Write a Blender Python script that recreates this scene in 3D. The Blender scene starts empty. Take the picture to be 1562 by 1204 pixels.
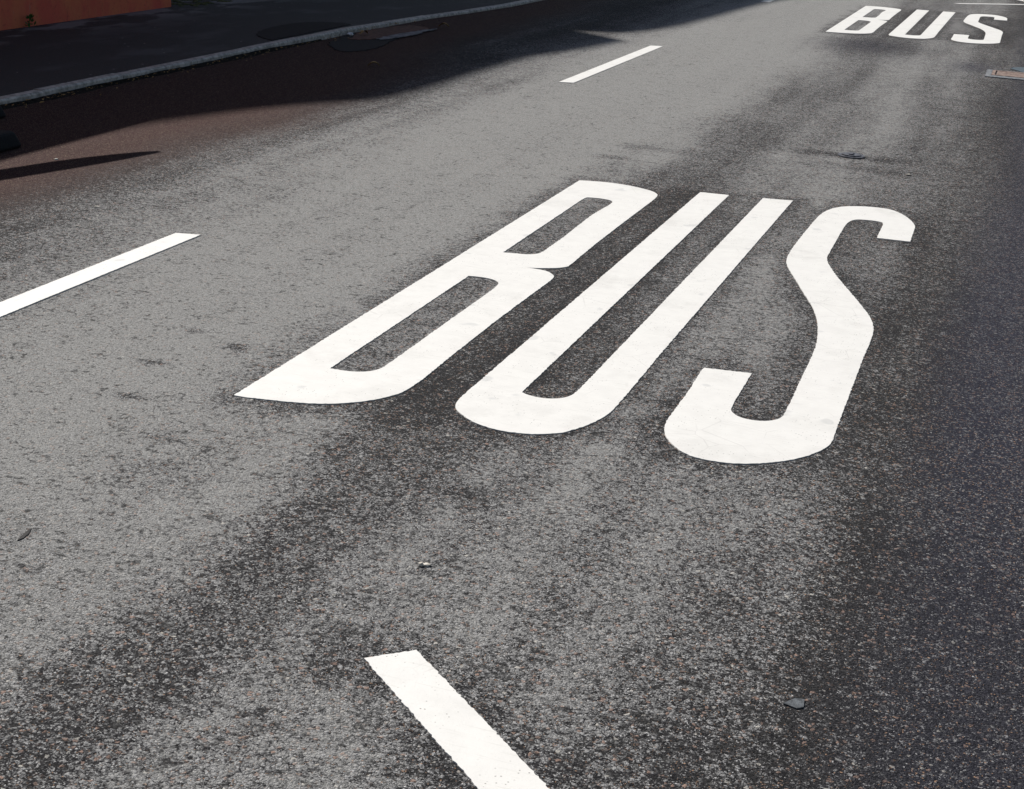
import bpy, bmesh, math, random
import numpy as np
from mathutils import Vector, Matrix

sc = bpy.context.scene
C = sc.collection
R = math.radians
random.seed(7)

# ------------------------------------------------------------------ camera
F_PX, YAW, PITCH, ROLL, CAM_H = 2300.0, 0.31324821, 0.34519432, 0.05699771, 1.8
cy, sy, cp, sp = math.cos(YAW), math.sin(YAW), math.cos(PITCH), math.sin(PITCH)
fwd = Vector((-sy * cp, cy * cp, -sp))
rgt = Vector((cy, sy, 0))
upv = rgt.cross(fwd)
r2 = rgt * math.cos(ROLL) + upv * math.sin(ROLL)
u2 = upv * math.cos(ROLL) - rgt * math.sin(ROLL)
cd = bpy.data.cameras.new('camera')
cam = bpy.data.objects.new('camera', cd)
C.objects.link(cam)
cam.matrix_world = Matrix(((r2.x, u2.x, -fwd.x, 0), (r2.y, u2.y, -fwd.y, 0), (r2.z, u2.z, -fwd.z, CAM_H), (0, 0, 0, 1)))
cd.sensor_width = 36.0
cd.lens = 36.0 * F_PX / 1562.0
cd.clip_start, cd.clip_end = 0.05, 3000
sc.camera = cam

# ------------------------------------------------------------------ light
SUN_EL, SUN_AZ = R(42), R(-53)          # azimuth measured from +Y, towards -X
w = bpy.data.worlds.new("World")
sc.world = w
w.use_nodes = True
sky = w.node_tree.nodes.new('ShaderNodeTexSky')
sky.sky_type = 'NISHITA'
sky.sun_disc = False
sky.sun_elevation = SUN_EL
sky.sun_rotation = SUN_AZ
sky.ozone_density = 1.0
sky.dust_density = 1.3
w.node_tree.links.new(sky.outputs[0], w.node_tree.nodes['Background'].inputs[0])
w.node_tree.nodes['Background'].inputs[1].default_value = 0.056
sl = bpy.data.lights.new('sun', 'SUN')
sl.energy = 4.65
sl.angle = R(0.6)
sl.color = (1.0, 0.975, 0.93)
so = bpy.data.objects.new('sun', sl)
C.objects.link(so)
sdir = Vector((math.sin(SUN_AZ) * math.cos(SUN_EL), math.cos(SUN_AZ) * math.cos(SUN_EL), math.sin(SUN_EL)))
so.rotation_euler = sdir.to_track_quat('Z', 'Y').to_euler()
so.location = (-20, 20, 25)
sc.view_settings.view_transform = 'Standard'
sc.view_settings.look = 'None'
sc.view_settings.gamma = 1
sc.view_settings.exposure = 0.22

# ------------------------------------------------------------------ node helper
class NT:
    def __init__(s, name):
        s.m = bpy.data.materials.new(name)
        s.m.use_nodes = True
        s.t = s.m.node_tree
        s.b = s.t.nodes['Principled BSDF']
    def n(s, typ, **kw):
        o = s.t.nodes.new('ShaderNode' + typ)
        for k, v in kw.items():
            setattr(o, k, v)
        return o
    def put(s, sock, v):
        if isinstance(v, bpy.types.NodeSocket):
            s.t.links.new(v, sock)
        else:
            if sock.type == 'RGBA' and not hasattr(v, '__len__'):
                v = (v, v, v)
            if sock.type == 'RGBA' and len(v) == 3:
                v = (*v, 1)
            sock.default_value = v
    def pos(s):
        return s.n('NewGeometry').outputs['Position']
    def obj(s):
        return s.n('TexCoord').outputs['Object']
    def scale(s, v, sc3, off=(0, 0, 0)):
        m = s.n('Mapping')
        s.put(m.inputs['Vector'], v)
        m.inputs['Scale'].default_value = sc3
        m.inputs['Location'].default_value = off
        return m.outputs[0]
    def noise(s, v, scale, detail=2, rough=0.55, dist=0.0):
        o = s.n('TexNoise')
        s.put(o.inputs['Vector'], v)
        o.inputs['Scale'].default_value = scale
        o.inputs['Detail'].default_value = detail
        o.inputs['Roughness'].default_value = rough
        o.inputs['Distortion'].default_value = dist
        return o.outputs[0]
    def voro(s, v, scale, feature='F1', rnd=1.0):
        o = s.n('TexVoronoi', feature=feature)
        s.put(o.inputs['Vector'], v)
        o.inputs['Scale'].default_value = scale
        o.inputs['Randomness'].default_value = rnd
        return o
    def math(s, op, a, b=0.0, c=None, clamp=False):
        o = s.n('Math', operation=op, use_clamp=clamp)
        s.put(o.inputs[0], a)
        s.put(o.inputs[1], b)
        if c is not None:
            s.put(o.inputs[2], c)
        return o.outputs[0]
    def step(s, v, lo, hi, a=0.0, b=1.0):
        o = s.n('MapRange', interpolation_type='SMOOTHSTEP')
        s.put(o.inputs['Value'], v)
        o.inputs['From Min'].default_value = lo
        o.inputs['From Max'].default_value = hi
        s.put(o.inputs['To Min'], a)
        s.put(o.inputs['To Max'], b)
        return o.outputs[0]
    def mix(s, f, a, b, blend='MIX'):
        o = s.n('Mix', data_type='RGBA', blend_type=blend)
        s.put(o.inputs[0], f)
        s.put(o.inputs[6], a)
        s.put(o.inputs[7], b)
        return o.outputs[2]
    def sep(s, v):
        o = s.n('SeparateColor')
        s.put(o.inputs[0], v)
        return o.outputs
    def bump(s, h, dist, strength=1.0):
        o = s.n('Bump')
        s.put(o.inputs['Height'], h)
        o.inputs['Distance'].default_value = dist
        o.inputs['Strength'].default_value = strength
        s.t.links.new(o.outputs[0], s.b.inputs['Normal'])
    def out(s, col, rough=0.7, spec=0.4, metal=0.0):
        s.put(s.b.inputs['Base Color'], col)
        s.put(s.b.inputs['Roughness'], rough)
        s.put(s.b.inputs['Specular IOR Level'], spec)
        s.put(s.b.inputs['Metallic'], metal)
        return s.m

# ------------------------------------------------------------------ materials
def m_road():
    k = NT('worn_asphalt')
    p = k.pos()
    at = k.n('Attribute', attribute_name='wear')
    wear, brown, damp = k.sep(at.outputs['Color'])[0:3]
    # stones of two sizes, warped so that they are not round
    wob = k.n('VectorMath', operation='MULTIPLY_ADD')
    nz = k.n('TexNoise')
    k.put(nz.inputs['Vector'], p)
    nz.inputs['Scale'].default_value = 150
    k.put(wob.inputs[0], nz.outputs['Color'])
    wob.inputs[1].default_value = (0.009, 0.009, 0.0)
    k.put(wob.inputs[2], p)
    wp = wob.outputs[0]
    n1 = k.noise(p, 44, 4, 0.68)
    n2 = k.noise(p, 11, 3, 0.6)
    n3 = k.noise(p, 190, 3, 0.65)
    n4 = k.noise(p, 430, 2, 0.6)
    # local exposure of the stones: wear, broken up at every size
    ex = k.math('MULTIPLY_ADD', n1, 1.10, wear)
    ex = k.math('MULTIPLY_ADD', n2, 0.38, ex)
    ex = k.math('MULTIPLY_ADD', n3, 0.55, ex)
    ex = k.math('SUBTRACT', ex, 0.975)                    # about = wear, +-0.2
    def stones(scale, soft, seedch):
        v = k.voro(wp, scale)
        e = k.voro(wp, scale, 'DISTANCE_TO_EDGE')
        c = k.sep(v.outputs['Color'])
        on = k.step(k.math('MULTIPLY_ADD', c[0], -0.85, k.math('MULTIPLY_ADD', ex, 1.6, -0.245)), -soft, soft)
        return v, e.outputs['Distance'], c, on
    v1, e1, c1, on1 = stones(100, 0.10, 0)
    v2, e2, c2, on2 = stones(235, 0.10, 0)
    def grey(t, lo, hi, warm=0.97):
        g = k.n('MapRange')
        k.put(g.inputs['Value'], t)
        g.inputs['To Min'].default_value = lo
        g.inputs['To Max'].default_value = hi
        o = k.n('CombineColor')
        k.put(o.inputs[0], g.outputs[0])
        k.put(o.inputs[1], k.math('MULTIPLY', g.outputs[0], 0.5 + 0.5 * warm))
        k.put(o.inputs[2], k.math('MULTIPLY', g.outputs[0], warm))
        return o.outputs[0]
    bind = k.mix(k.step(n3, 0.36, 0.64), (0.0125, 0.0120, 0.0130), (0.051, 0.0485, 0.0495))
    # coarse stones
    s1 = grey(c1[1], 0.12, 0.46, 0.955)
    s1 = k.mix(k.math('MULTIPLY', k.step(n4, 0.35, 0.65), 0.35), s1, (0.085, 0.084, 0.082))
    s1 = k.mix(k.step(c1[2], 0.925, 0.93), s1, (0.33, 0.225, 0.18))
    s1 = k.mix(k.step(c1[2], 0.982, 0.985), s1, (0.52, 0.49, 0.44))
    s2 = grey(k.math('POWER', c2[1], 1.4), 0.10, 0.50, 0.955)
    s2 = k.mix(k.step(c2[2], 0.955, 0.96), s2, (0.36, 0.23, 0.15))
    # grains lie in the binder; a few bright ones show even where it is dark
    few2 = k.math('MULTIPLY', k.step(c2[2], 0.85, 0.87), 0.8)
    lay2 = k.mix(k.math('MULTIPLY', k.math('MAXIMUM', on2, few2), k.step(e2, 0.03, 0.10)), bind, s2)
    few1 = k.math('MULTIPLY', k.step(c1[2], 0.92, 0.93), 0.7)
    m1 = k.math('MULTIPLY', k.math('MAXIMUM', on1, few1), k.step(e1, 0.05, 0.15))
    m1 = k.math('MULTIPLY', m1, k.step(c1[1], 0.30, 0.36, 0.15, 0.92))
    col = k.mix(m1, lay2, s1)
    # grey dust ground into the surface where it is most worn, with its sheen put into the colour
    dust = k.math('MULTIPLY', k.step(ex, 0.44, 0.86), 0.66)
    dcol = k.mix(k.step(n4, 0.30, 0.70), (0.230, 0.225, 0.213), (0.480, 0.468, 0.442))
    col = k.mix(dust, col, dcol)
    # plucked stones: dark pits of one to four centimetres, and small ones, shade painted in
    n5 = k.noise(k.scale(p, (1, 1.1, 1), (7.3, 2.1, 0)), 36, 5, 0.74)
    n6 = k.noise(k.scale(p, (1, 1, 1), (2.3, 5.1, 0)), 9, 2, 0.5)
    n7 = k.noise(k.scale(p, (1, 1, 1), (1.3, 8.1, 0)), 125, 3, 0.62)
    pl = k.math('MULTIPLY_ADD', n6, 0.30, n5)
    pl = k.math('MULTIPLY_ADD', wear, 0.085, pl)
    pit = k.math('MULTIPLY', k.step(pl, 0.644, 0.580), 0.82)
    pit = k.math('MAXIMUM', pit, k.math('MULTIPLY', k.step(n7, 0.42, 0.36), 0.7))
    pcol = k.mix(k.math('MULTIPLY', m1, 0.18), (0.026, 0.025, 0.0245), s1)
    col = k.mix(pit, col, pcol)
    # brown surfacing along the left edge
    bn = k.mix(k.step(n3, 0.36, 0.64), (0.026, 0.0085, 0.0085), (0.088, 0.037, 0.033))
    bs = k.mix(k.math('POWER', c2[1], 2.5), (0.05, 0.032, 0.026), (0.42, 0.32, 0.22))
    bn = k.mix(k.math('MULTIPLY', k.math('MULTIPLY', k.step(c2[0], 0.5, 0.55), k.step(e2, 0.05, 0.14)), 0.8), bn, bs)
    col = k.mix(k.math('MULTIPLY', brown, 0.93), col, bn)
    dm = k.mix(k.step(n3, 0.36, 0.64), (0.013, 0.0135, 0.022), (0.046, 0.047, 0.068))  # damp asphalt, with a bluish sky reflection put into its colour
    dm = k.mix(k.math('MULTIPLY', k.math('MULTIPLY', few2, 0.9), k.step(e2, 0.03, 0.10)), dm, s2)
    dm = k.mix(k.math('MULTIPLY', m1, 0.35), dm, s1)
    col = k.mix(damp, col, dm)
    h = k.math('MULTIPLY_ADD', k.step(e1, 0.0, 0.28), 0.42, k.math('MULTIPLY', k.step(e2, 0.0, 0.3), 0.22))
    h = k.math('MULTIPLY_ADD', n1, 0.5, h)
    h = k.math('MULTIPLY_ADD', n4, 0.12, h)
    h = k.math('MULTIPLY_ADD', pit, -0.25, h)
    k.bump(h, 0.0055, 0.85)
    return k.out(col, 0.8, 0.07)

def m_paint():
    k = NT('road_paint')
    p = k.pos()
    n1 = k.noise(p, 14, 4, 0.6)
    n2 = k.noise(p, 160, 3, 0.6)
    n3 = k.noise(k.scale(p, (6, 90, 6)), 1.0, 3, 0.6)
    v = k.voro(p, 100)
    cs = k.sep(v.outputs['Color'])
    col = k.mix(k.step(n1, 0.3, 0.7), (0.765, 0.742, 0.698), (0.725, 0.702, 0.66))
    col = k.mix(k.math('MULTIPLY', k.step(n3, 0.58, 0.70), 0.38), col, (0.58, 0.56, 0.51))
    pin = k.math('MULTIPLY', k.step(v.outputs['Distance'], 0.27, 0.14), k.step(cs[0], 0.74, 0.76))
    pin = k.math('MULTIPLY', pin, k.step(k.noise(p, 5, 2), 0.42, 0.6))
    col = k.mix(k.math('MULTIPLY', pin, 0.75), col, (0.16, 0.145, 0.125))
    sm = k.step(k.noise(k.scale(p, (1, 1, 1), (3.1, 1.7, 0)), 7.5, 2, 0.5), 0.66, 0.73)
    col = k.mix(k.math('MULTIPLY', sm, 0.40), col, (0.45, 0.45, 0.44))
    gr = k.noise(k.scale(p, (1, 1, 1), (5, 9, 0)), 3.2, 5, 0.68)
    col = k.mix(k.math('MULTIPLY', k.step(gr, 0.50, 0.70), 0.40), col, (0.56, 0.54, 0.50))
    cr = k.voro(p, 6.5, 'DISTANCE_TO_EDGE')
    ck = k.math('MULTIPLY', k.step(cr.outputs['Distance'], 0.014, 0.004), k.step(k.noise(p, 2.1, 3, 0.6), 0.53, 0.62))
    col = k.mix(k.math('MULTIPLY', ck, 0.22), col, (0.33, 0.31, 0.28))
    fine = k.step(n2, 0.60, 0.72)
    col = k.mix(k.math('MULTIPLY', fine, 0.22), col, (0.50, 0.48, 0.44))
    k.bump(k.math('MULTIPLY_ADD', n1, 0.3, k.math('MULTIPLY', n2, 0.45)), 0.002, 0.5)
    return k.out(col, 0.62, 0.35)

def m_simple(name, a, b, scale=30, rough=0.75, bump=0.002, spec=0.35, metal=0.0, detail=4, lo=0.35, hi=0.65):
    k = NT(name)
    p = k.pos()
    n = k.noise(p, scale, detail, 0.6)
    k.bump(k.noise(p, scale * 3, 4, 0.6), bump, 0.7)
    return k.out(k.mix(k.step(n, lo, hi), a, b), rough, spec, metal)

def m_pave():
    k = NT('pavement_asphalt')
    p = k.pos()
    n1 = k.noise(k.scale(p, (1.6, 0.7, 1)), 1.3, 4, 0.6)
    n2 = k.noise(p, 120, 3, 0.6)
    x = k.n('SeparateXYZ')
    k.put(x.inputs[0], p)
    edge = k.step(x.outputs[0], -7.9, -8.6)
    col = k.mix(k.step(n2, 0.35, 0.65), (0.024, 0.0225, 0.021), (0.060, 0.055, 0.051))
    col = k.mix(k.math('MULTIPLY', edge, k.step(n1, 0.47, 0.56)), col, (0.22, 0.205, 0.195))
    col = k.mix(k.math('MULTIPLY', k.step(n1, 0.5, 0.7), 0.6), col, (0.10, 0.097, 0.093))
    v = k.voro(p, 9)
    sp_ = k.math('MULTIPLY', k.step(v.outputs['Distance'], 0.10, 0.06), k.step(k.sep(v.outputs['Color'])[0], 0.75, 0.76))
    col = k.mix(sp_, col, (0.34, 0.32, 0.29))
    k.bump(n2, 0.003, 0.8)
    return k.out(col, 0.8, 0.3)

def m_wall():
    k = NT('red_render')
    p = k.pos()
    n1 = k.noise(k.scale(p, (1, 1, 0.6)), 3.2, 5, 0.6)
    n2 = k.noise(p, 26, 4, 0.6)
    n3 = k.noise(k.scale(p, (1, 3.2, 0.8)), 2.6, 4, 0.6)
    col = k.mix(k.step(n1, 0.35, 0.65), (0.66, 0.120, 0.075), (0.70, 0.185, 0.085))
    col = k.mix(k.math('MULTIPLY', k.step(n2, 0.55, 0.75), 0.4), col, (0.28, 0.06, 0.045))
    col = k.mix(k.math('MULTIPLY', k.step(n3, 0.66, 0.74), 0.5), col, (0.42, 0.30, 0.26))
    k.bump(n2, 0.006, 0.6)
    return k.out(col, 0.8, 0.3)

def m_brick(name, a, b, mortar):
    k = NT(name)
    o = k.n('TexBrick')
    g = k.n('SeparateXYZ')
    k.put(g.inputs[0], k.pos())
    cxy = k.n('CombineXYZ')
    k.put(cxy.inputs[0], k.math('ADD', g.outputs[1], g.outputs[0]))
    k.put(cxy.inputs[1], g.outputs[2])
    k.put(o.inputs['Vector'], cxy.outputs[0])
    o.inputs['Color1'].default_value = (*a, 1)
    o.inputs['Color2'].default_value = (*b, 1)
    o.inputs['Mortar'].default_value = (*mortar, 1)
    o.inputs['Scale'].default_value = 1.0
    o.inputs['Brick Width'].default_value = 0.25
    o.inputs['Row Height'].default_value = 0.075
    o.inputs['Mortar Size'].default_value = 0.010
    k.bump(o.outputs['Fac'], -0.006, 0.6)
    return k.out(o.outputs['Color'], 0.85, 0.3)

ROAD = m_road()
PAINT = m_paint()
PAVE = m_pave()
WALLM = m_wall()
GRAN = m_simple('kerb_stone', (0.30, 0.265, 0.225), (0.62, 0.56, 0.49), 22, 0.7, 0.003)
SLAB = m_simple('grey_slab', (0.17, 0.17, 0.16), (0.30, 0.29, 0.27), 14)
EARTH = m_simple('gutter_dirt', (0.008, 0.007, 0.006), (0.035, 0.026, 0.019), 60, 0.95, 0.012, 0.1)
GROUNDM = m_simple('earth_ground', (0.06, 0.055, 0.045), (0.10, 0.09, 0.07), 3, 0.95)
RUBBER = m_simple('black_rubber', (0.006, 0.006, 0.007), (0.012, 0.012, 0.012), 80, 0.75, 0.001, 0.25)
STEEL = m_simple('galvanised_steel', (0.30, 0.31, 0.32), (0.42, 0.43, 0.44), 40, 0.45, 0.0005, 0.5, 0.8)
RAILM = m_simple('rail_board', (0.70, 0.68, 0.64), (0.78, 0.76, 0.72), 12, 0.5)
RUST = m_simple('rusty_iron', (0.17, 0.11, 0.085), (0.34, 0.255, 0.215), 22, 0.75, 0.003, 0.3, 0.1)
CONC = m_simple('drain_concrete', (0.09, 0.098, 0.11), (0.22, 0.225, 0.23), 30, 0.8)
IRON = m_simple('cast_iron', (0.05, 0.05, 0.055), (0.16, 0.16, 0.18), 45, 0.55, 0.002, 0.4, 0.5)
DARKP = m_simple('fresh_asphalt_patch', (0.010, 0.008, 0.008), (0.022, 0.018, 0.018), 50, 0.85, 0.004, 0.25)
SILT = m_simple('dried_silt', (0.11, 0.105, 0.105), (0.24, 0.23, 0.23), 18, 0.85, 0.002)
REDSILT = m_simple('red_silt', (0.060, 0.024, 0.014), (0.14, 0.058, 0.035), 16, 0.8, 0.003)
LEAFM = m_simple('dry_leaf', (0.22, 0.11, 0.03), (0.42, 0.26, 0.09), 60, 0.7)
TWIGM = m_simple('dark_scrap', (0.016, 0.015, 0.014), (0.035, 0.032, 0.03), 60, 0.85)
PAPER = m_simple('paper', (0.72, 0.72, 0.72), (0.82, 0.82, 0.82), 30, 0.7)
PLASTIC = m_simple('grey_film', (0.05, 0.055, 0.06), (0.115, 0.125, 0.135), 60, 0.6)
PEBBLE = m_simple('pale_stone', (0.50, 0.44, 0.35), (0.70, 0.66, 0.58), 70, 0.75)
GREEN = m_simple('weed_leaf', (0.025, 0.075, 0.012), (0.06, 0.15, 0.022), 40, 0.55)
MOSS = m_simple('moss', (0.035, 0.045, 0.012), (0.09, 0.09, 0.03), 30, 0.9)
BRICK = m_brick('yellow_brick', (0.34, 0.26, 0.17), (0.27, 0.19, 0.12), (0.30, 0.29, 0.27))
BRICK2 = m_brick('red_brick', (0.28, 0.10, 0.07), (0.22, 0.075, 0.05), (0.30, 0.28, 0.26))
ROOFM = m_simple('roof_tiles', (0.10, 0.04, 0.03), (0.17, 0.07, 0.05), 8, 0.8, 0.01)
FLATROOF = m_simple('roof_felt', (0.04, 0.04, 0.045), (0.08, 0.08, 0.08), 5, 0.9)
WHITEP = m_simple('white_frame', (0.70, 0.70, 0.68), (0.78, 0.78, 0.76), 20, 0.5, 0.0005)
DOORM = m_simple('door_wood', (0.05, 0.09, 0.07), (0.07, 0.12, 0.09), 12, 0.5, 0.001)
_w = NT('puddle_water')
WATER = _w.out((0.02, 0.024, 0.032), 0.22, 0.4)
_g = NT('window_glass')
GLASS = _g.out((0.03, 0.035, 0.04), 0.05, 0.8)

# ------------------------------------------------------------------ object helpers
def link(name, bm, mat, parent=None, smooth=False):
    me = bpy.data.meshes.new(name)
    bm.normal_update()
    bm.to_mesh(me)
    bm.free()
    if smooth:
        for q in me.polygons:
            q.use_smooth = True
    if mat:
        me.materials.append(mat)
    o = bpy.data.objects.new(name, me)
    C.objects.link(o)
    if parent:
        o.parent = parent
        o.matrix_parent_inverse = Matrix.Translation(-Vector(parent.location))
    return o

def thing(name, label, cat, loc=(0, 0, 0), group=None):
    o = bpy.data.objects.new(name, None)
    C.objects.link(o)
    o.location = loc
    return tag(o, label, cat, group)

def tag(o, label=None, cat=None, group=None, kind=None):
    if label: o['label'] = label
    if cat: o['category'] = cat
    if group: o['group'] = group
    if kind: o['kind'] = kind
    return o

def box(bm, x0, x1, y0, y1, z0, z1, bev=0.0):
    r = bmesh.ops.create_cube(bm, size=1.0)
    for v in r['verts']:
        v.co = Vector((x0 + (v.co.x + .5) * (x1 - x0), y0 + (v.co.y + .5) * (y1 - y0), z0 + (v.co.z + .5) * (z1 - z0)))
    if bev:
        es = list({e for v in r['verts'] for e in v.link_edges})
        bmesh.ops.bevel(bm, geom=es, offset=bev, segments=2, affect='EDGES', profile=0.6)
    return bm

def tube(bm, a, b, r, seg=12):
    a, b = Vector(a), Vector(b)
    d = b - a
    q = d.to_track_quat('Z', 'Y').to_matrix().to_4x4()
    bmesh.ops.create_cone(bm, cap_ends=True, segments=seg, radius1=r, radius2=r, depth=d.length,
                          matrix=Matrix.Translation((a + b) / 2) @ q)
    return bm

def poly_prism(pts, z0, z1, holes=(), bev=0):
    """flat polygon with holes, extruded from z0 to z1"""
    bm = bmesh.new()
    edges = []
    for loop in (pts, *holes):
        vs = [bm.verts.new((x, y, z1)) for x, y in loop]
        edges += [bm.edges.new((vs[i], vs[(i + 1) % len(vs)])) for i in range(len(vs))]
    bmesh.ops.triangle_fill(bm, use_beauty=True, use_dissolve=False, edges=edges)
    for f in bm.faces:
        if f.normal.z < 0:
            f.normal_flip()
    top = list(bm.faces)
    bound = [e for e in bm.edges if len(e.link_faces) == 1]
    low = {}
    for e in bound:
        for v in e.verts:
            if v not in low:
                low[v] = bm.verts.new((v.co.x, v.co.y, z0))
    for e in bound:
        l = e.link_loops[0]
        a, b = l.vert, l.link_loop_next.vert
        bm.faces.new((b, a, low[a], low[b]))
    return bm

def ragged(pts, step=0.007, amp=0.0012, rnd=None):
    """resample a closed outline and roughen its edge by a millimetre or two"""
    rnd = rnd or random
    out = []
    n = len(pts)
    for i in range(n):
        a, b = Vector(pts[i]), Vector(pts[(i + 1) % n])
        d = b - a
        L = d.length
        k = max(1, int(L / step))
        nrm = Vector((-d.y, d.x)) / max(L, 1e-6)
        for j in range(k):
            off = rnd.gauss(0, amp) if j else 0.0
            out.append(tuple(a + d * (j / k) + nrm * max(-2.2 * amp, min(2.2 * amp, off))))
    return out

def soften(pts, it=2, lim=48):
    """round the shallow corners of a closed outline, keep the sharp ones"""
    for _ in range(it):
        out = []
        n = len(pts)
        for i in range(n):
            a, b, c = Vector(pts[i - 1]), Vector(pts[i]), Vector(pts[(i + 1) % n])
            u, v = b - a, c - b
            ang = math.degrees(u.angle(v)) if u.length > 1e-6 and v.length > 1e-6 else 0
            if 2 < ang < lim:
                f = min(.25, .05 / u.length) ; g = min(.25, .05 / v.length)
                out += [tuple(b - u * f), tuple(b + v * g)]
            else:
                out.append(pts[i])
        pts = out
    return pts

def blob(bm, c, rx, ry, rz, sub=2, jit=0.15, rot=0.0, rnd=random):
    r = bmesh.ops.create_icosphere(bm, subdivisions=sub, radius=1.0)
    for v in r['verts']:
        s = 1 + rnd.uniform(-jit, jit)
        x, y, z = v.co.x * rx * s, v.co.y * ry * s, v.co.z * rz * s
        v.co = Vector((c[0] + x * math.cos(rot) - y * math.sin(rot), c[1] + x * math.sin(rot) + y * math.cos(rot), c[2] + z))
    return bm

# ------------------------------------------------------------------ outlines of the letters, metres on the road
B = [(-2.393,4.307), (-2.399,8.463), (-2.277,8.502), (-2.122,8.497), (-1.987,8.44), (-1.927,8.392), (-1.887,8.325), (-1.881,8.193), (-1.886,7.56), (-1.887,6.996), (-1.879,6.547), (-1.887,6.527), (-1.91,6.494), (-1.937,6.474), (-1.993,6.441), (-2.044,6.421), (-1.987,6.422), (-1.938,6.409), (-1.905,6.374), (-1.881,6.335), (-1.879,6.257), (-1.889,5.581), (-1.887,5.061), (-1.882,4.754), (-1.889,4.622), (-1.898,4.581), (-1.929,4.515), (-1.972,4.457), (-2.02,4.412), (-2.078,4.372), (-2.151,4.344), (-2.228,4.327), (-2.308,4.313), (-2.356,4.306)]
BH1 = [(-2.233,6.63), (-2.162,6.642), (-2.109,6.654), (-2.076,6.694), (-2.069,6.737), (-2.068,7.08), (-2.083,7.623), (-2.064,7.957), (-2.07,8.004), (-2.085,8.032), (-2.118,8.047), (-2.178,8.053), (-2.225,8.038), (-2.236,8.009)]
BH2 = [(-2.226,4.713), (-2.161,4.714), (-2.113,4.728), (-2.08,4.756), (-2.064,4.791), (-2.06,4.833), (-2.058,6.027), (-2.064,6.086), (-2.073,6.116), (-2.1,6.143), (-2.138,6.16), (-2.192,6.159), (-2.228,6.151)]
U = [(-1.692,8.545), (-1.525,8.559), (-1.518,4.797), (-1.493,4.781), (-1.447,4.771), (-1.407,4.778), (-1.372,4.802), (-1.351,4.839), (-1.343,4.887), (-1.333,8.59), (-1.165,8.622), (-1.172,6.828), (-1.176,5.42), (-1.174,4.984), (-1.175,4.881), (-1.175,4.782), (-1.182,4.71), (-1.193,4.656), (-1.221,4.57), (-1.266,4.488), (-1.272,4.481), (-1.323,4.441), (-1.393,4.412), (-1.471,4.407), (-1.533,4.423), (-1.585,4.451), (-1.633,4.492), (-1.667,4.531), (-1.684,4.573), (-1.691,4.621), (-1.694,4.697), (-1.693,4.834)]
S = [(-0.451,8.316), (-0.446,7.949), (-0.616,7.939), (-0.619,8.319), (-0.639,8.341), (-0.687,8.352), (-0.754,8.338), (-0.784,8.305), (-0.802,8.233), (-0.807,8.116), (-0.799,7.393), (-0.794,7.34), (-0.776,7.258), (-0.753,7.176), (-0.695,7.004), (-0.599,6.746), (-0.517,6.523), (-0.476,6.398), (-0.452,6.288), (-0.44,6.176), (-0.438,6.062), (-0.438,5.756), (-0.433,5.251), (-0.429,4.921), (-0.427,4.844), (-0.431,4.78), (-0.448,4.722), (-0.479,4.658), (-0.533,4.583), (-0.603,4.522), (-0.676,4.479), (-0.754,4.463), (-0.821,4.468), (-0.879,4.505), (-0.927,4.567), (-0.957,4.627), (-0.975,4.696), (-0.981,4.773), (-0.981,4.868), (-0.98,5.1), (-0.988,5.347), (-0.985,5.381), (-0.807,5.403), (-0.806,5.102), (-0.803,4.988), (-0.799,4.962), (-0.788,4.94), (-0.764,4.911), (-0.722,4.897), (-0.672,4.906), (-0.634,4.942), (-0.62,4.985), (-0.62,5.125), (-0.625,5.442), (-0.629,5.724), (-0.634,5.882), (-0.657,6.096), (-0.689,6.279), (-0.738,6.465), (-0.797,6.633), (-0.883,6.895), (-0.941,7.066), (-0.969,7.182), (-0.98,7.285), (-0.985,7.453), (-0.982,7.847), (-0.974,8.249), (-0.959,8.434), (-0.921,8.567), (-0.861,8.65), (-0.768,8.701), (-0.685,8.717), (-0.614,8.703), (-0.55,8.62), (-0.499,8.511), (-0.464,8.395)]

DX, DY = 0.0481, 14.1245               # from one BUS to the next
A1 = [(-1.257, 2.868), (-1.160, 2.956), (-0.262, 2.160), (-0.399, 2.102)]

# ------------------------------------------------------------------ road surface with its wear
def vnoise(x, y, s, seed):
    rs = np.random.RandomState(seed)
    g = rs.rand(256, 256)
    u, v = x * s, y * s
    i, j = np.floor(u).astype(int), np.floor(v).astype(int)
    fu, fv = u - i, v - j
    fu, fv = fu * fu * (3 - 2 * fu), fv * fv * (3 - 2 * fv)
    a, b = g[i % 256, j % 256], g[(i + 1) % 256, j % 256]
    c, d = g[i % 256, (j + 1) % 256], g[(i + 1) % 256, (j + 1) % 256]
    return (a * (1 - fu) + b * fu) * (1 - fv) + (c * (1 - fu) + d * fu) * fv

def fbm(x, y, s, seed, o=3):
    t, a, r = 0, 0.5, 0
    for k in range(o):
        r = r + a * vnoise(x, y, s * 2 ** k, seed + k)
        t += a
        a *= 0.55
    return r / t

def seg_dist(x, y, polys, r=0.6):
    d = np.full(x.shape, 9.0)
    for P in polys:
        for (ax, ay), (bx, by) in zip(P, P[1:] + P[:1]):
            m = (x > min(ax, bx) - r) & (x < max(ax, bx) + r) & (y > min(ay, by) - r) & (y < max(ay, by) + r)
            if not m.any():
                continue
            px, py = x[m], y[m]
            ux, uy = bx - ax, by - ay
            t = np.clip(((px - ax) * ux + (py - ay) * uy) / (ux * ux + uy * uy + 1e-9), 0, 1)
            d[m] = np.minimum(d[m], np.hypot(px - ax - t * ux, py - ay - t * uy))
    return d

def sstep(v, a, b):
    t = np.clip((v - a) / (b - a), 0, 1)
    return t * t * (3 - 2 * t)

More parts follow.
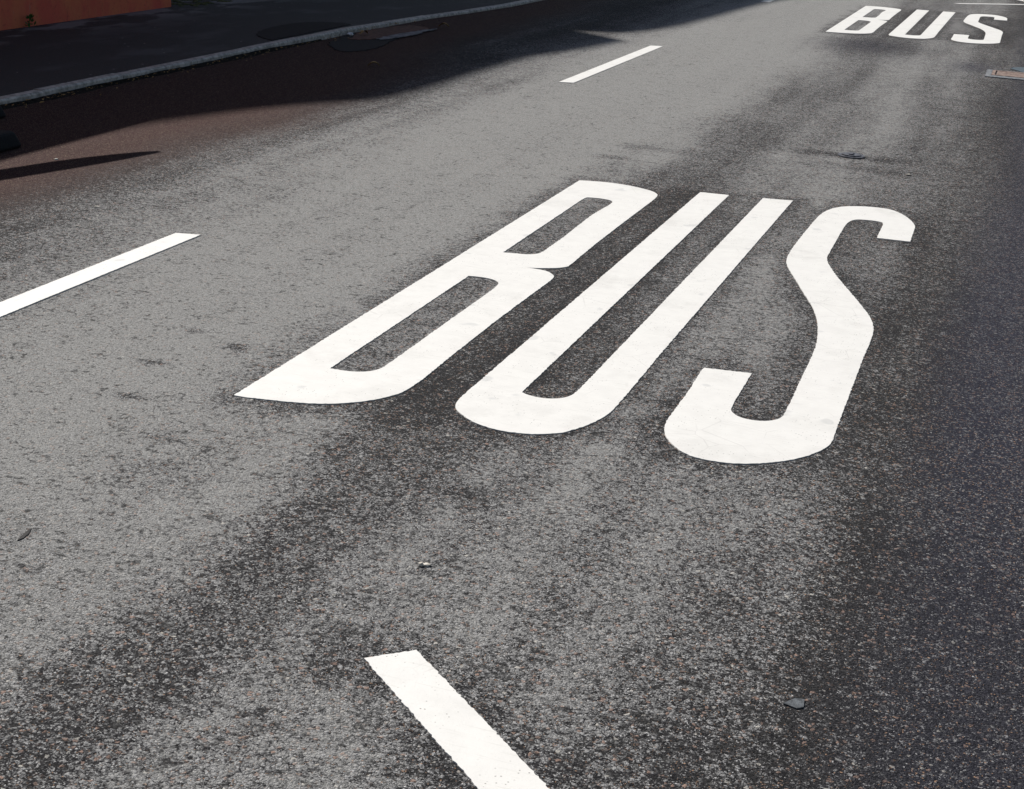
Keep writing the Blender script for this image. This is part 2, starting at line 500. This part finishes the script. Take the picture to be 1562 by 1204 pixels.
RX0, RX1, RY0, RY1 = -6.56, 0.60, 1.2, 31.0
def wear_map(x, y):
    wx = x + (fbm(x, y * 0.35, 1.7, 11) - 0.5) * 0.45 + (fbm(x, y * 0.7, 6, 15) - 0.5) * 0.16
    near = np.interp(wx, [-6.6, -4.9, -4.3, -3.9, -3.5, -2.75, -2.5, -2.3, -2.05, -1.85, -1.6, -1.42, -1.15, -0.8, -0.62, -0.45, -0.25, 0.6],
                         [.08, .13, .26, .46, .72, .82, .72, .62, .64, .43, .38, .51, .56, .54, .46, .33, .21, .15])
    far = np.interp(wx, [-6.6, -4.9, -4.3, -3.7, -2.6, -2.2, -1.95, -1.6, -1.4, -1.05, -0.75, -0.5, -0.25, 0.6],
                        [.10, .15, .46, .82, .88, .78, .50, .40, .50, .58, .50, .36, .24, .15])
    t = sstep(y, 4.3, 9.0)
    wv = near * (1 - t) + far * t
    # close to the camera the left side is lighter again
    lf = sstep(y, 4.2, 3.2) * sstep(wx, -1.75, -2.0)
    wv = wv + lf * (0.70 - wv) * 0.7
    # dark halo where the markings were laid
    letters = [B, U, S]
    halo = [[(a, b) for a, b in L] for L in letters] + [[(a + DX, b + DY) for a, b in L] for L in letters] + [A1]
    d = seg_dist(x, y, halo, 0.45)
    hn = (fbm(x, y, 5, 31) - 0.5) * 0.14
    k = 1 - sstep(d + hn * 1.4, -0.02, 0.20)
    wv = wv * (1 - 0.46 * k)
    gap = ((x > -1.90) & (x < -1.66) & (y > 4.3) & (y < 8.6)) * 1.0
    wv = wv * (1 - 0.35 * gap)
    for x0, x1, y0, y1, a in ((-2.25, -2.05, 6.62, 8.06, .30), (-2.24, -2.05, 4.7, 6.17, .28)):
        for oy in (0, DY):
            mm = ((x > x0) & (x < x1) & (y > y0 + oy) & (y < y1 + oy)) * 1.0
            wv = wv * (1 - a * mm * (0.6 + 0.8 * fbm(x, y, 3, 35)))
    # dark pits and patches
    for cx, cyy, rx, ry, a in [(-2.648, 4.785, .05, .03, .95), (-2.813, 4.481, .05, .03, .95), (-2.705, 4.142, .06, .035, .9),
                               (-1.406, 3.882, .08, .05, .6), (-2.873, 4.884, .06, .02, .5), (-2.6, 4.75, .03, .05, .4),
                               (-2.45, 3.9, .16, .10, .22), (-2.3, 3.62, .14, .10, .2), (-2.32, 9.75, .30, .14, .35), (-2.5, 9.3, .2, .1, .35), (-2.1, 8.85, .35, .3, .35),
                               (-1.85, 17.6, .5, 1.0, .5), (-1.3, 17.3, .35, .5, .35), (-1.05, 10.3, .45, .10, .65), (-0.8, 9.9, .4, .12, .35),
                               (-2.0, 11.0, .28, .9, .3), (-1.9, 12.8, .25, .8, .3)]:
        q = ((x - cx) / rx) ** 2 + ((y - cyy) / ry) ** 2
        wv = wv * (1 - a * np.exp(-q * (0.7 + 0.6 * fbm(x, y, 12, 41))))
    wv = wv + (fbm(x, y, 1.1, 51) - 0.5) * 0.06 + (fbm(x, y, 4.5, 61) - 0.5) * 0.10 + (fbm(x * 3.4, y * 0.26, 1.6, 66) - 0.5) * 0.34
    bx = x + (fbm(x, y * 0.5, 1.3, 71) - 0.5) * 0.5
    lim = np.interp(y, [0, 8, 11, 14, 20], [-4.75, -4.75, -4.7, -5.2, -5.6])
    br = 1 - sstep(bx - lim, -0.45, 0.45)
    dmx = x + (fbm(x, y * 0.4, 1.2, 81) - 0.5) * 0.25
    dm = sstep(dmx, -0.30, 0.14) * 0.85 * (0.55 + 0.45 * sstep(y, 3.2, 5.5))
    for cx, cyy, rx, ry, a in [(-1.75, 17.3, .5, .8, .5), (-0.55, 16.2, .22, .45, .7)]:
        dm = np.maximum(dm, a * np.exp(-(((x - cx) / rx) ** 2 + ((y - cyy) / ry) ** 2)))
    return np.clip(wv, 0, 1), np.clip(br, 0, 1), np.clip(dm, 0, 1)

def build_road():
    xs = np.arange(RX0, RX1 + 1e-6, 0.035)
    ys = np.concatenate([np.arange(RY0, 10, 0.035), np.arange(10, RY1 + 1e-6, 0.07)])
    X, Y = np.meshgrid(xs, ys)
    x, y = X.ravel(), Y.ravel()
    n, m = len(xs), len(ys)
    z = (fbm(x, y, 0.6, 5) - 0.5) * 0.004
    me = bpy.data.meshes.new('road')
    idx = np.arange(n * m).reshape(m, n)
    faces = np.stack([idx[:-1, :-1], idx[:-1, 1:], idx[1:, 1:], idx[1:, :-1]], -1).reshape(-1, 4)
    me.vertices.add(n * m)
    me.vertices.foreach_set('co', np.stack([x, y, z - 0.002], 1).ravel())
    me.loops.add(faces.size)
    me.loops.foreach_set('vertex_index', faces.ravel())
    me.polygons.add(len(faces))
    me.polygons.foreach_set('loop_start', np.arange(0, faces.size, 4))
    me.update(calc_edges=True)
    me.polygons.foreach_set('use_smooth', np.ones(len(faces), bool))
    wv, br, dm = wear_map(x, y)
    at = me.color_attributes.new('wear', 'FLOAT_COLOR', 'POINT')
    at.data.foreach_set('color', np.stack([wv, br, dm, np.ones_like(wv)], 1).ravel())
    me.materials.append(ROAD)
    o = bpy.data.objects.new('road', me)
    C.objects.link(o)
    tag(o, kind='structure')

def sheet(name, pts, z, mat, kind='structure'):
    bm = bmesh.new()
    bm.faces.new([bm.verts.new((x, y, z)) for x, y in pts])
    for f in bm.faces:
        f.normal_update()
        if f.normal.z < 0: f.normal_flip()
    return tag(link(name, bm, mat), kind=kind)

build_road()
sheet('ground', [(-600, -600), (600, -600), (600, 900), (-600, 900)], -0.03, GROUNDM)
for y0, y1 in ((-40, RY0), (RY1, 220)):
    sheet('road', [(RX0, y0), (RX1, y0), (RX1, y1), (RX0, y1)], -0.004, ROAD)

# pavements and kerbs
KZ = 0.055
kline = [(-6.47, -40), (-6.47, 13.9), (-6.46, 14.6), (-6.42, 15.8), (-6.33, 16.6), (-6.22, 17.3), (-6.15, 18.2), (-6.12, 20), (-6.1, 60)]
def kz(y):
    return float(np.interp(y, [0, 14.2, 15.4, 60], [KZ, KZ, 0.028, 0.028]))
def kx(y):
    return float(np.interp(y, [p[1] for p in kline], [p[0] for p in kline]))
bm = bmesh.new()
y = -40.0
KW = 0.088
while y < 60:
    y2 = y + 1.0
    dz = random.uniform(-.003, .003); dxx = random.uniform(-.004, .004)
    vs = []
    for yy in (y + 0.004, y2 - 0.004):
        vs.append([bm.verts.new((kx(yy) + dxx - a, yy, b)) for a, b in ((0, -0.02), (0, kz(yy) - 0.012 + dz), (0.012, kz(yy) + dz), (KW, kz(yy) + dz), (KW, -0.02))])
    for i in range(4):
        bm.faces.new((vs[0][i], vs[0][i + 1], vs[1][i + 1], vs[1][i]))
    bm.faces.new(vs[0][::-1]); bm.faces.new(vs[1])
    y = y2
bmesh.ops.recalc_face_normals(bm, faces=bm.faces)
tag(link('kerb', bm, GRAN), kind='structure')
bm = bmesh.new()
ysl = [-40, 0, 8, 13.9, 14.2, 14.6, 15.2, 15.8, 16.6, 17.3, 18.2, 20, 60]
prev = None
for yy in ysl:
    row = [bm.verts.new((kx(yy) - KW - 0.004, yy, kz(yy) - 0.003)), bm.verts.new((-7.4, yy, 0.052)), bm.verts.new((-9.0, yy, 0.055))]
    if prev:
        for i in range(2):
            bm.faces.new((prev[i + 1], prev[i], row[i], row[i + 1]))
    prev = row
bmesh.ops.recalc_face_normals(bm, faces=bm.faces)
if bm.faces[0].normal.z < 0:
    bmesh.ops.reverse_faces(bm, faces=bm.faces)
tag(link('pavement', bm, PAVE), kind='structure')
sheet('yard', [(-9.0, 14.3), (-9.0, 60), (-17, 60), (-17, 14.3)], 0.050, SLAB)
bm = bmesh.new()
for k in range(-40, 60):
    box(bm, 0.452, 0.60, k + .004, k + .996, -0.02, 0.11, 0.012)
tag(link('kerb', bm, GRAN), kind='structure')
bm = bmesh.new(); box(bm, 0.604, 3.4, -40, 60, -0.02, 0.106)
tag(link('pavement', bm, PAVE), kind='structure')

# ------------------------------------------------------------------ painted markings
PT = 0.002
def word(label, dx, dy, ztop):
    t = thing('bus_word_marking', label, 'road marking', (-1.4 + dx, 6.4 + dy, 0), 'BUS lettering painted on the lane')
    sh = lambda L: [(a + dx, b + dy) for a, b in L]
    for L, holes in ((B, (BH1, BH2)), (U, ()), (S, ())):
        bm = poly_prism(ragged(soften(sh(L))), -0.006, ztop, [ragged(soften(sh(h))) for h in holes])
        link('painted_letter', bm, PAINT, t)
word('large near white BUS lettering in the middle of the picture', 0, 0, PT)
word('smaller far white BUS lettering beside the drain, at the upper right', DX, DY, PT)

def quad(name, label, pts, cat='road marking', group=None, amp=0.0009):
    o = link(name, poly_prism(ragged(pts, 0.007, amp), -0.006, PT), PAINT)
    return tag(o, label, cat, group)
G = 'white dashes of the lane line'
X0, X1 = -3.728, -3.610
quad('lane_dash', 'white lane dash cut by the left edge, level with the near BUS lettering', [(X0, 2.98), (X1, 2.98), (X1, 6.19), (X0, 6.16)], group=G)
quad('lane_dash', 'whole white lane dash lying just clear of the shadow edge', [(X0 + .01, 12.27), (X1 + .01, 12.31), (X1 + .012, 15.47), (X0 + .01, 15.43)], group=G)
quad('lane_dash', 'white lane dash in the shade, only its tip in the picture at the top', [(X0, 21.85), (X1, 21.87), (X1, 25.0), (X0, 25.0)], group=G)
G = 'white zigzag strokes of the bus bay'
quad('zigzag_stroke', 'broad white diagonal stroke cut by the bottom edge of the picture', A1, group=G, amp=0.0012)
quad('zigzag_stroke', 'thin white stroke just beyond the far BUS lettering', [(-1.244, 24.43), (-1.16, 24.38), (0.30, 25.72), (0.24, 25.80)], group=G)
quad('zigzag_stroke', 'short tip of white stroke in the upper right corner, beyond the thin one', [(-1.15, 27.72), (-1.04, 27.75), (0.02, 25.64), (-0.10, 25.66)], group=G)

# ------------------------------------------------------------------ buildings on the left (they cast the shade)
def windows(t, xw, ys, z0, z1, wd, face=1):
    for yc in ys:
        bm = bmesh.new()
        for a in ((yc - wd / 2, yc - wd / 2 + .07, z0, z1), (yc + wd / 2 - .07, yc + wd / 2, z0, z1), (yc - wd / 2 + .07, yc + wd / 2 - .07, z1 - .07, z1), (yc - wd / 2 + .07, yc + wd / 2 - .07, z0, z0 + .07), (yc - .03, yc + .03, z0 + .07, z1 - .07)):
            box(bm, xw - .06, xw + .035, *a)
        f = link('window', bm, WHITEP, t)
        bm = bmesh.new(); box(bm, xw - .05, xw + .012, yc - wd / 2 + .06, yc + wd / 2 - .06, z0 + .06, z1 - .06)
        link('pane', bm, GLASS, f)
        bm = bmesh.new(); box(bm, xw - .05, xw + .10, yc - wd / 2 - .05, yc + wd / 2 + .05, z0 - .06, z0 - .004)
        link('sill', bm, CONC, f)

t = thing('red_building', 'red rendered building at the back of the left pavement', 'building', (-8.72, 5, 0))
bm = bmesh.new(); box(bm, -14, -8.72, -6, 14.42, -0.1, 3.50)
bmesh.ops.subdivide_edges(bm, edges=list(bm.edges), cuts=6, use_grid_fill=True)
link('wall', bm, WALLM, t)
bm = bmesh.new(); box(bm, -14.1, -8.66, -6.1, 14.48, 3.503, 3.66)
link('roof', bm, FLATROOF, t)
windows(t, -8.72, (-3, 0.2, 6.6, 9.8), 1.35, 2.75, 1.2)
bm = bmesh.new(); box(bm, -8.76, -8.69, 2.95, 3.9, 0.06, 2.2)
d = link('door', bm, DOORM, t)
bm = bmesh.new(); tube(bm, (-8.66, 3.05, 1.05), (-8.66, 3.20, 1.05), .012); tube(bm, (-8.695, 3.06, 1.05), (-8.66, 3.06, 1.05), .011)
link('handle', bm, STEEL, d)

def facade(name, label, x, depth, prof, mat, roofmat, wins, zs):
    """street wall with a sloping roofline, profile = [(y, height)]"""
    t = thing(name, label, 'building', (x, (prof[0][0] + prof[-1][0]) / 2, 0))
    bm = bmesh.new()
    pts = [(prof[0][0], -0.1)] + list(prof) + [(prof[-1][0], -0.1)]
    f = [bm.verts.new((x, a, b)) for a, b in pts]
    g = [bm.verts.new((x - depth, a, b)) for a, b in pts]
    bm.faces.new(f); bm.faces.new(g[::-1])
    for i in range(len(pts)):
        j = (i + 1) % len(pts)
        bm.faces.new((f[j], f[i], g[i], g[j]))
    bmesh.ops.recalc_face_normals(bm, faces=bm.faces)
    link('wall', bm, mat, t)
    bm = bmesh.new()
    lo = [(bm.verts.new((x + .02, a, b + .004)), bm.verts.new((x - depth - .02, a, b + .004))) for a, b in prof]
    hi = [(bm.verts.new((x + .02, a, b + .07)), bm.verts.new((x - depth - .02, a, b + .07))) for a, b in prof]
    for i in range(len(prof) - 1):
        for L in (lo, hi):
            bm.faces.new((L[i][0], L[i + 1][0], L[i + 1][1], L[i][1]))
        for s in (0, 1):
            bm.faces.new((lo[i][s], hi[i][s], hi[i + 1][s], lo[i + 1][s]))
    bm.faces.new((lo[0][0], hi[0][0], hi[0][1], lo[0][1])); bm.faces.new((lo[-1][0], hi[-1][0], hi[-1][1], lo[-1][1]))
    bmesh.ops.recalc_face_normals(bm, faces=bm.faces)
    link('roof', bm, roofmat, t)
    for z in zs:
        windows(t, x, wins, z, z + 1.4, 1.1)
    return t
def smooth_profile(prof, n=3):
    for _ in range(n):
        q = [prof[0]]
        for (a, b), (c, d) in zip(prof, prof[1:]):
            q += [(a * .75 + c * .25, b * .75 + d * .25), (a * .25 + c * .75, b * .25 + d * .75)]
        prof = q + [prof[-1]]
    return prof
FX = -16.0  # unseen houses, rooflines shaped and set back to cast the shade edge
SH = lambda L: [(a + .75 * (-11 - FX), b - .07 + 1.125 * (-11 - FX)) for a, b in L]
facade('shade_caster_house', 'tall unseen yellow brick house behind the yard, roofline shaped to cast the shade', FX, 7,
       smooth_profile(SH([(6.0, 6.15), (12.0, 6.20), (12.64, 6.27), (13.3, 6.45), (14.04, 6.66), (14.8, 6.98), (15.55, 7.37), (18.5, 7.35), (19.4, 7.58), (20.4, 7.77), (20.92, 7.84)]), 2),
       BRICK, ROOFM, (12, 15, 18, 21, 23.5), (1.2, 4.3, 7.4))
facade('shade_caster_house', 'taller unseen red brick house beyond the yellow one, roofline shaped to cast the shade', FX, 7,
       smooth_profile(SH([(20.95, 7.1), (21.5, 7.64), (22.2, 7.83), (23.2, 8.03), (27, 8.27), (29, 8.6), (40, 9.2)]), 2),
       BRICK2, ROOFM, (26.5, 29, 32, 35, 38, 41), (1.2, 4.3, 7.4))

# ------------------------------------------------------------------ barrier feet at the left edge, unseen board added to cast the shadow strip
t = thing('trestle_barrier', 'barrier on black rubber feet at the left edge of the picture, its unseen board added to cast the shadow strip', 'barrier', (-6.1, 7.5, 0))
def foot(x0, x1, y0, y1):
    bm = bmesh.new()
    box(bm, x0, x1, y0, y1, 0.0, 0.10)
    for v in bm.verts:
        if v.co.z > .05:
            v.co.x += .035 if v.co.x < (x0 + x1) / 2 else -.035
            v.co.y += .035 if v.co.y < (y0 + y1) / 2 else -.035
    bmesh.ops.bevel(bm, geom=list(bm.edges), offset=.032, segments=4, affect='EDGES', profile=.6)
    return link('foot', bm, RUBBER, t)
foot(-5.95, -5.545, 6.70, 7.50)
foot(-6.66, -6.215, 7.42, 8.26)
ra, rb = Vector((-6.58, 6.35, 0)), Vector((-5.915, 8.65, 0))
def onrail(s, z): 
    q = ra.lerp(rb, s); return (q.x, q.y, z)
for fx, fy, s in ((-5.72, 7.05, .18), (-6.40, 7.60, .50)):
    bm = bmesh.new(); tube(bm, (fx, fy, .10), onrail(s, 1.10), .02)
    link('leg', bm, STEEL, t, True)
bm = bmesh.new()
d = (rb - ra).normalized(); nn = Vector((-d.y, d.x, 0)) * .012
prof = [(0, .098), (.5, .102), (.70, .098), (.80, .083), (.90, .056), (.96, .032), (1.0, .008)]
rows = []
for s, hh in prof:
    q = ra.lerp(rb, s)
    zc = 1.165 + (0.102 - hh) * 0.5
    rows.append([bm.verts.new(q + nn + Vector((0, 0, zc - hh))), bm.verts.new(q + nn + Vector((0, 0, zc + hh))), bm.verts.new(q - nn + Vector((0, 0, zc + hh))), bm.verts.new(q - nn + Vector((0, 0, zc - hh)))])
for a, b in zip(rows, rows[1:]):
    for i in range(4):
        bm.faces.new((a[i], a[(i + 1) % 4], b[(i + 1) % 4], b[i]))
bm.faces.new(rows[0]); bm.faces.new(rows[-1][::-1])
bmesh.ops.recalc_face_normals(bm, faces=bm.faces)
link('shadow_rail', bm, RAILM, t)

# ------------------------------------------------------------------ drain, valve cover
t = thing('road_drain', 'rusty iron road drain in a pale concrete surround at the right edge', 'drain', (-0.1, 15.8, 0))
bm = bmesh.new()
x0, x1, y0, y1 = -0.345, 0.20, 15.60, 16.02
box(bm, x0 - .055, x1 + .06, y0 - .13, y0 - .002, -.02, .006, .002)
box(bm, x0 - .055, x1 + .06, y1 + .002, y1 + .05, -.02, .006, .002)
box(bm, x0 - .055, x0 - .002, y0 - .002, y1 + .002, -.02, .006, .002)
box(bm, x1 + .002, x1 + .06, y0 - .002, y1 + .002, -.02, .006, .002)
link('surround', bm, CONC, t)
bm = bmesh.new()
box(bm, x0, x1, y0, y0 + .035, -.02, .010); box(bm, x0, x1, y1 - .035, y1, -.02, .010)
box(bm, x0, x0 + .03, y0 + .035, y1 - .035, -.02, .010); box(bm, x1 - .03, x1, y0 + .035, y1 - .035, -.02, .010)
link('rim', bm, RUST, t)
bm = bmesh.new()
yy = y0 + .040
while yy < y1 - .06:
    box(bm, x0 + .045, x1 - .03, yy, yy + .052, -.02, .007, .003); yy += .062
link('grating', bm, RUST, t)
bm = bmesh.new(); box(bm, x0 + .03, x1 - .03, y0 + .035, y1 - .035, -.02, -.008)
link('pit', bm, EARTH, t)

t = thing('valve_cover', 'small round iron valve cover in a dark rut beyond the BUS lettering', 'valve cover', (-1.04, 10.30, 0))
bm = bmesh.new()
bmesh.ops.create_cone(bm, cap_ends=True, segments=40, radius1=.092, radius2=.090, depth=.03, matrix=Matrix.Translation((-1.04, 10.30, -.009)))
link('rim', bm, IRON, t)
bm = bmesh.new()
bmesh.ops.create_cone(bm, cap_ends=True, segments=40, radius1=.070, radius2=.064, depth=.03, matrix=Matrix.Translation((-1.04, 10.30, -.002)))
box(bm, -1.055, -1.025, 10.265, 10.335, .012, .020, .003)
link('lid', bm, IRON, t)

# ------------------------------------------------------------------ patches, silt, litter
def blotch(cx, cyy, rx, ry, rot, n=44, amp=.14, seed=1):
    rr = random.Random(seed)
    ph = [rr.uniform(0, 6.28) for _ in range(5)]
    pts = []
    for i in range(n):
        a = 2 * math.pi * i / n
        r = 1 + sum(amp / (k + 1) * math.sin((k + 2) * a + ph[k]) for k in range(5)) + rr.uniform(-.04, .04)
        x, y = rx * r * math.cos(a), ry * r * math.sin(a)
        pts.append((cx + x * math.cos(rot) - y * math.sin(rot), cyy + x * math.sin(rot) + y * math.cos(rot)))
    return ragged(pts, .02, .012, rr)
def flat(name, label, cat, pts, z, mat, group=None, thick=.004):
    o = link(name, poly_prism(pts, z - thick, z), mat)
    return tag(o, label, cat, group)
flat('asphalt_patch', 'black asphalt repair in the left pavement against the kerb', 'road patch', ragged([(-6.60, 12.65), (-6.72, 12.72), (-6.86, 12.85), (-7.0, 13.12), (-7.07, 13.5), (-7.08, 13.95), (-7.02, 14.2), (-6.9, 14.36), (-6.74, 14.42), (-6.60, 14.36)], .04, .008), KZ + .003, DARKP)
flat('asphalt_patch', 'dark tar patch in the gutter around the dried puddle', 'road patch', blotch(-6.15, 13.8, .29, .95, .14, seed=5, amp=.10), .0035, DARKP)
flat('dried_puddle', 'reddish dried puddle with a grey silt edge by the left kerb', 'puddle', blotch(-6.20, 14.45, .215, .85, -.02, seed=8, amp=.10), .008, REDSILT)
flat('water_puddle', 'small bluish puddle reflecting the sky behind the road drain', 'puddle', blotch(0.16, 16.42, .30, .34, 0.1, seed=14, amp=.16), .0025, WATER)
cres = blotch(-5.99, 14.35, .07, .62, -.10, seed=9, amp=.2)
flat('silt_streak', 'grey silt streak curving along the edge of the reddish puddle', 'silt', cres, .0125, SILT)

# dirt and crumbs along the gutter (nobody could count it)
rr = random.Random(21)
ys_ = np.arange(4.0, 13.4, 0.03)
hh_ = 0.012 + 0.026 * fbm(ys_, ys_ * 0 + 3.3, 2.2, 91, 4) * sstep(ys_, 13.4, 12.0)
ww_ = 0.012 + 0.085 * np.maximum(0, fbm(ys_, ys_ * 0 + 8.1, 1.6, 95, 4) - 0.25) * sstep(ys_, 13.4, 12.0)
bm = bmesh.new()
prev = None
for yv, hv, wv_ in zip(ys_, hh_, ww_):
    row = [bm.verts.new((-6.475, yv, -.01)), bm.verts.new((-6.462, yv, hv)), bm.verts.new((-6.462 + wv_ * .4, yv, hv * .45)), bm.verts.new((-6.462 + wv_, yv, -.003))]
    if prev:
        for i in range(3):
            bm.faces.new((prev[i], prev[i + 1], row[i + 1], row[i]))
    prev = row
bmesh.ops.recalc_face_normals(bm, faces=bm.faces)
tag(link('gutter_dirt', bm, EARTH), kind='stuff')
bm = bmesh.new()
for i in range(320):
    yv = rr.uniform(5, 15.5)
    xv = -6.46 + abs(rr.gauss(0, .075)) + .02
    s = rr.uniform(.004, .011)
    a = rr.uniform(0, 3.1)
    vs = [bm.verts.new((xv + s * math.cos(a + q) * (1.5 if j % 2 else .8), yv + s * math.sin(a + q) * 1.3, .022 + rr.uniform(0, .012))) for j, q in enumerate((0, 1.3, 2.7, 4.2))]
    bm.faces.new(vs)
tag(link('leaf_litter', bm, LEAFM), kind='stuff')

SLIVER = [(-2.353, 3.055), (-2.360, 3.079), (-2.366, 3.112), (-2.366, 3.136), (-2.352, 3.105), (-2.348, 3.076)]
CHIP = [(-0.303, 3.080), (-0.281, 3.114), (-0.260, 3.117), (-0.257, 3.082), (-0.271, 3.070)]

def leaf(name, label, cat, x, y, L, wd, rot, mat, z=.004, curl=.010, group=None):
    bm = bmesh.new()
    rows = []
    for s in np.linspace(0, 1, 7):
        ww = wd * math.sin(math.pi * min(max(s, .04), .97)) ** .8
        zz = z + curl * math.sin(s * 3.0)
        rows.append([Vector(((s - .5) * L, q * ww, zz + abs(q) * curl * .7)) for q in (-.5, 0, .5)])
    M = Matrix.Translation((x, y, 0)) @ Matrix.Rotation(rot, 4, 'Z')
    rv = [[bm.verts.new(M @ v) for v in r] for r in rows]
    for a, b in zip(rv, rv[1:]):
        for i in range(2):
            bm.faces.new((a[i], a[i + 1], b[i + 1], b[i]))
    return tag(link(name, bm, mat, smooth=True), label, cat, group)
GL = 'fallen leaves on the shaded side of the road'
leaf('fallen_leaf', 'lone brown leaf on the shaded road away from the kerb', 'leaf', -5.32, 12.055, .10, .06, .4, LEAFM, curl=.03, group=GL)
leaf('fallen_leaf', 'brown leaf beside the white paper scrap in the gutter', 'leaf', -6.30, 14.02, .10, .06, 1.2, LEAFM, curl=.03, group=GL, z=.012)
leaf('fallen_leaf', 'curled tan leaf at the far end of the reddish puddle', 'leaf', -5.93, 15.24, .11, .07, .2, LEAFM, curl=.035, group=GL, z=.012)
flat('dark_scrap', 'dark sliver of rubber on the grey asphalt near the left edge', 'scrap', SLIVER, .0008, TWIGM)
flat('plastic_scrap', 'small grey scrap of plastic film pressed on the dark asphalt, lower right', 'scrap', CHIP, .0008, PLASTIC)
bm = bmesh.new(); blob(bm, (-6.41, 13.93, .016), .035, .05, .016, 2, .25, .3, rr)
tag(link('paper_scrap', bm, PAPER), 'crumpled white paper scrap in the gutter against the kerb', 'litter')
bm = bmesh.new(); blob(bm, (-1.31, 3.387, .001), .013, .008, .005, 2, .2, .3, rr); blob(bm, (-1.322, 3.378, .003), .008, .006, .006, 2, .2, .3, rr)
tag(link('pebble', bm, PEBBLE), 'pale pebble below the letters, above the diagonal stroke', 'pebble')
bm = bmesh.new(); blob(bm, (-.62, 9.83, .004), .016, .01, .006, 2, .2, 0.2, rr)
tag(link('pebble', bm, PEBBLE), 'small white pebble right of the valve cover', 'pebble')
bm = bmesh.new(); blob(bm, (-5.19, 7.30, .001), .013, .009, .005, 2, .3, 0.5, rr)
tag(link('pebble', bm, PEBBLE), 'yellowish stone chip between the shadow strip and the shade', 'pebble')
bm = bmesh.new(); blob(bm, (-4.34, 6.43, .001), .014, .008, .004, 2, .2, 0.2, rr)
tag(link('pebble', bm, PEBBLE), 'white stone chip on the road below the shadow strip', 'pebble')

# weed at the wall foot, growth at the corner
t = thing('weed_plant', 'small green weed growing at the foot of the red wall', 'plant', (-8.66, 11.88, .055))
rr = random.Random(5)
bm = bmesh.new()
for k in range(46):
    a = rr.uniform(0, 6.28); h = rr.uniform(.0, .10); s = rr.uniform(.016, .032)
    c = Vector((-8.655 + math.cos(a) * .045 * (1.1 - h * 8), 11.88 + math.sin(a) * .06 * (1.1 - h * 8), .06 + h))
    up = Vector((math.cos(a) * .5, math.sin(a) * .5, rr.uniform(.2, 1))).normalized()
    sd = up.cross(Vector((0, 0, 1))).normalized()
    bm.faces.new([bm.verts.new(c - up * s * .3), bm.verts.new(c + sd * s * .45 + up * s * .4), bm.verts.new(c + up * s * 1.2), bm.verts.new(c - sd * s * .45 + up * s * .4)])
link('leaves', bm, GREEN, t)
bm = bmesh.new(); tube(bm, (-8.66, 11.88, .05), (-8.655, 11.88, .13), .004, 6)
link('stem', bm, GREEN, t)

bm = bmesh.new()
for k in range(150):
    xv, yv = rr.uniform(-9.6, -8.55), rr.uniform(14.5, 16.2)
    if abs((xv + 8.6) + (yv - 14.6) * .35) > .35: continue
    s = rr.uniform(.02, .05)
    blob(bm, (xv, yv, .05), s, s * 1.6, s * .5, 1, .3, rr.uniform(0, 3), rr)
tag(link('moss', bm, MOSS), kind='stuff')
tag(link('edging_stone', (lambda b: box(b, -9.12, -9.0, 14.6, 22, 0, .085, .008))(bmesh.new()), SLAB), 'pale edging stone bordering the yard past the red wall', 'edging')
tag(link('edging_stone', (lambda b: box(b, -8.74, -8.60, 10.75, 11.30, 0.0, .115, .012))(bmesh.new()), SLAB), 'pale stone at the foot of the red wall at the left edge', 'edging')
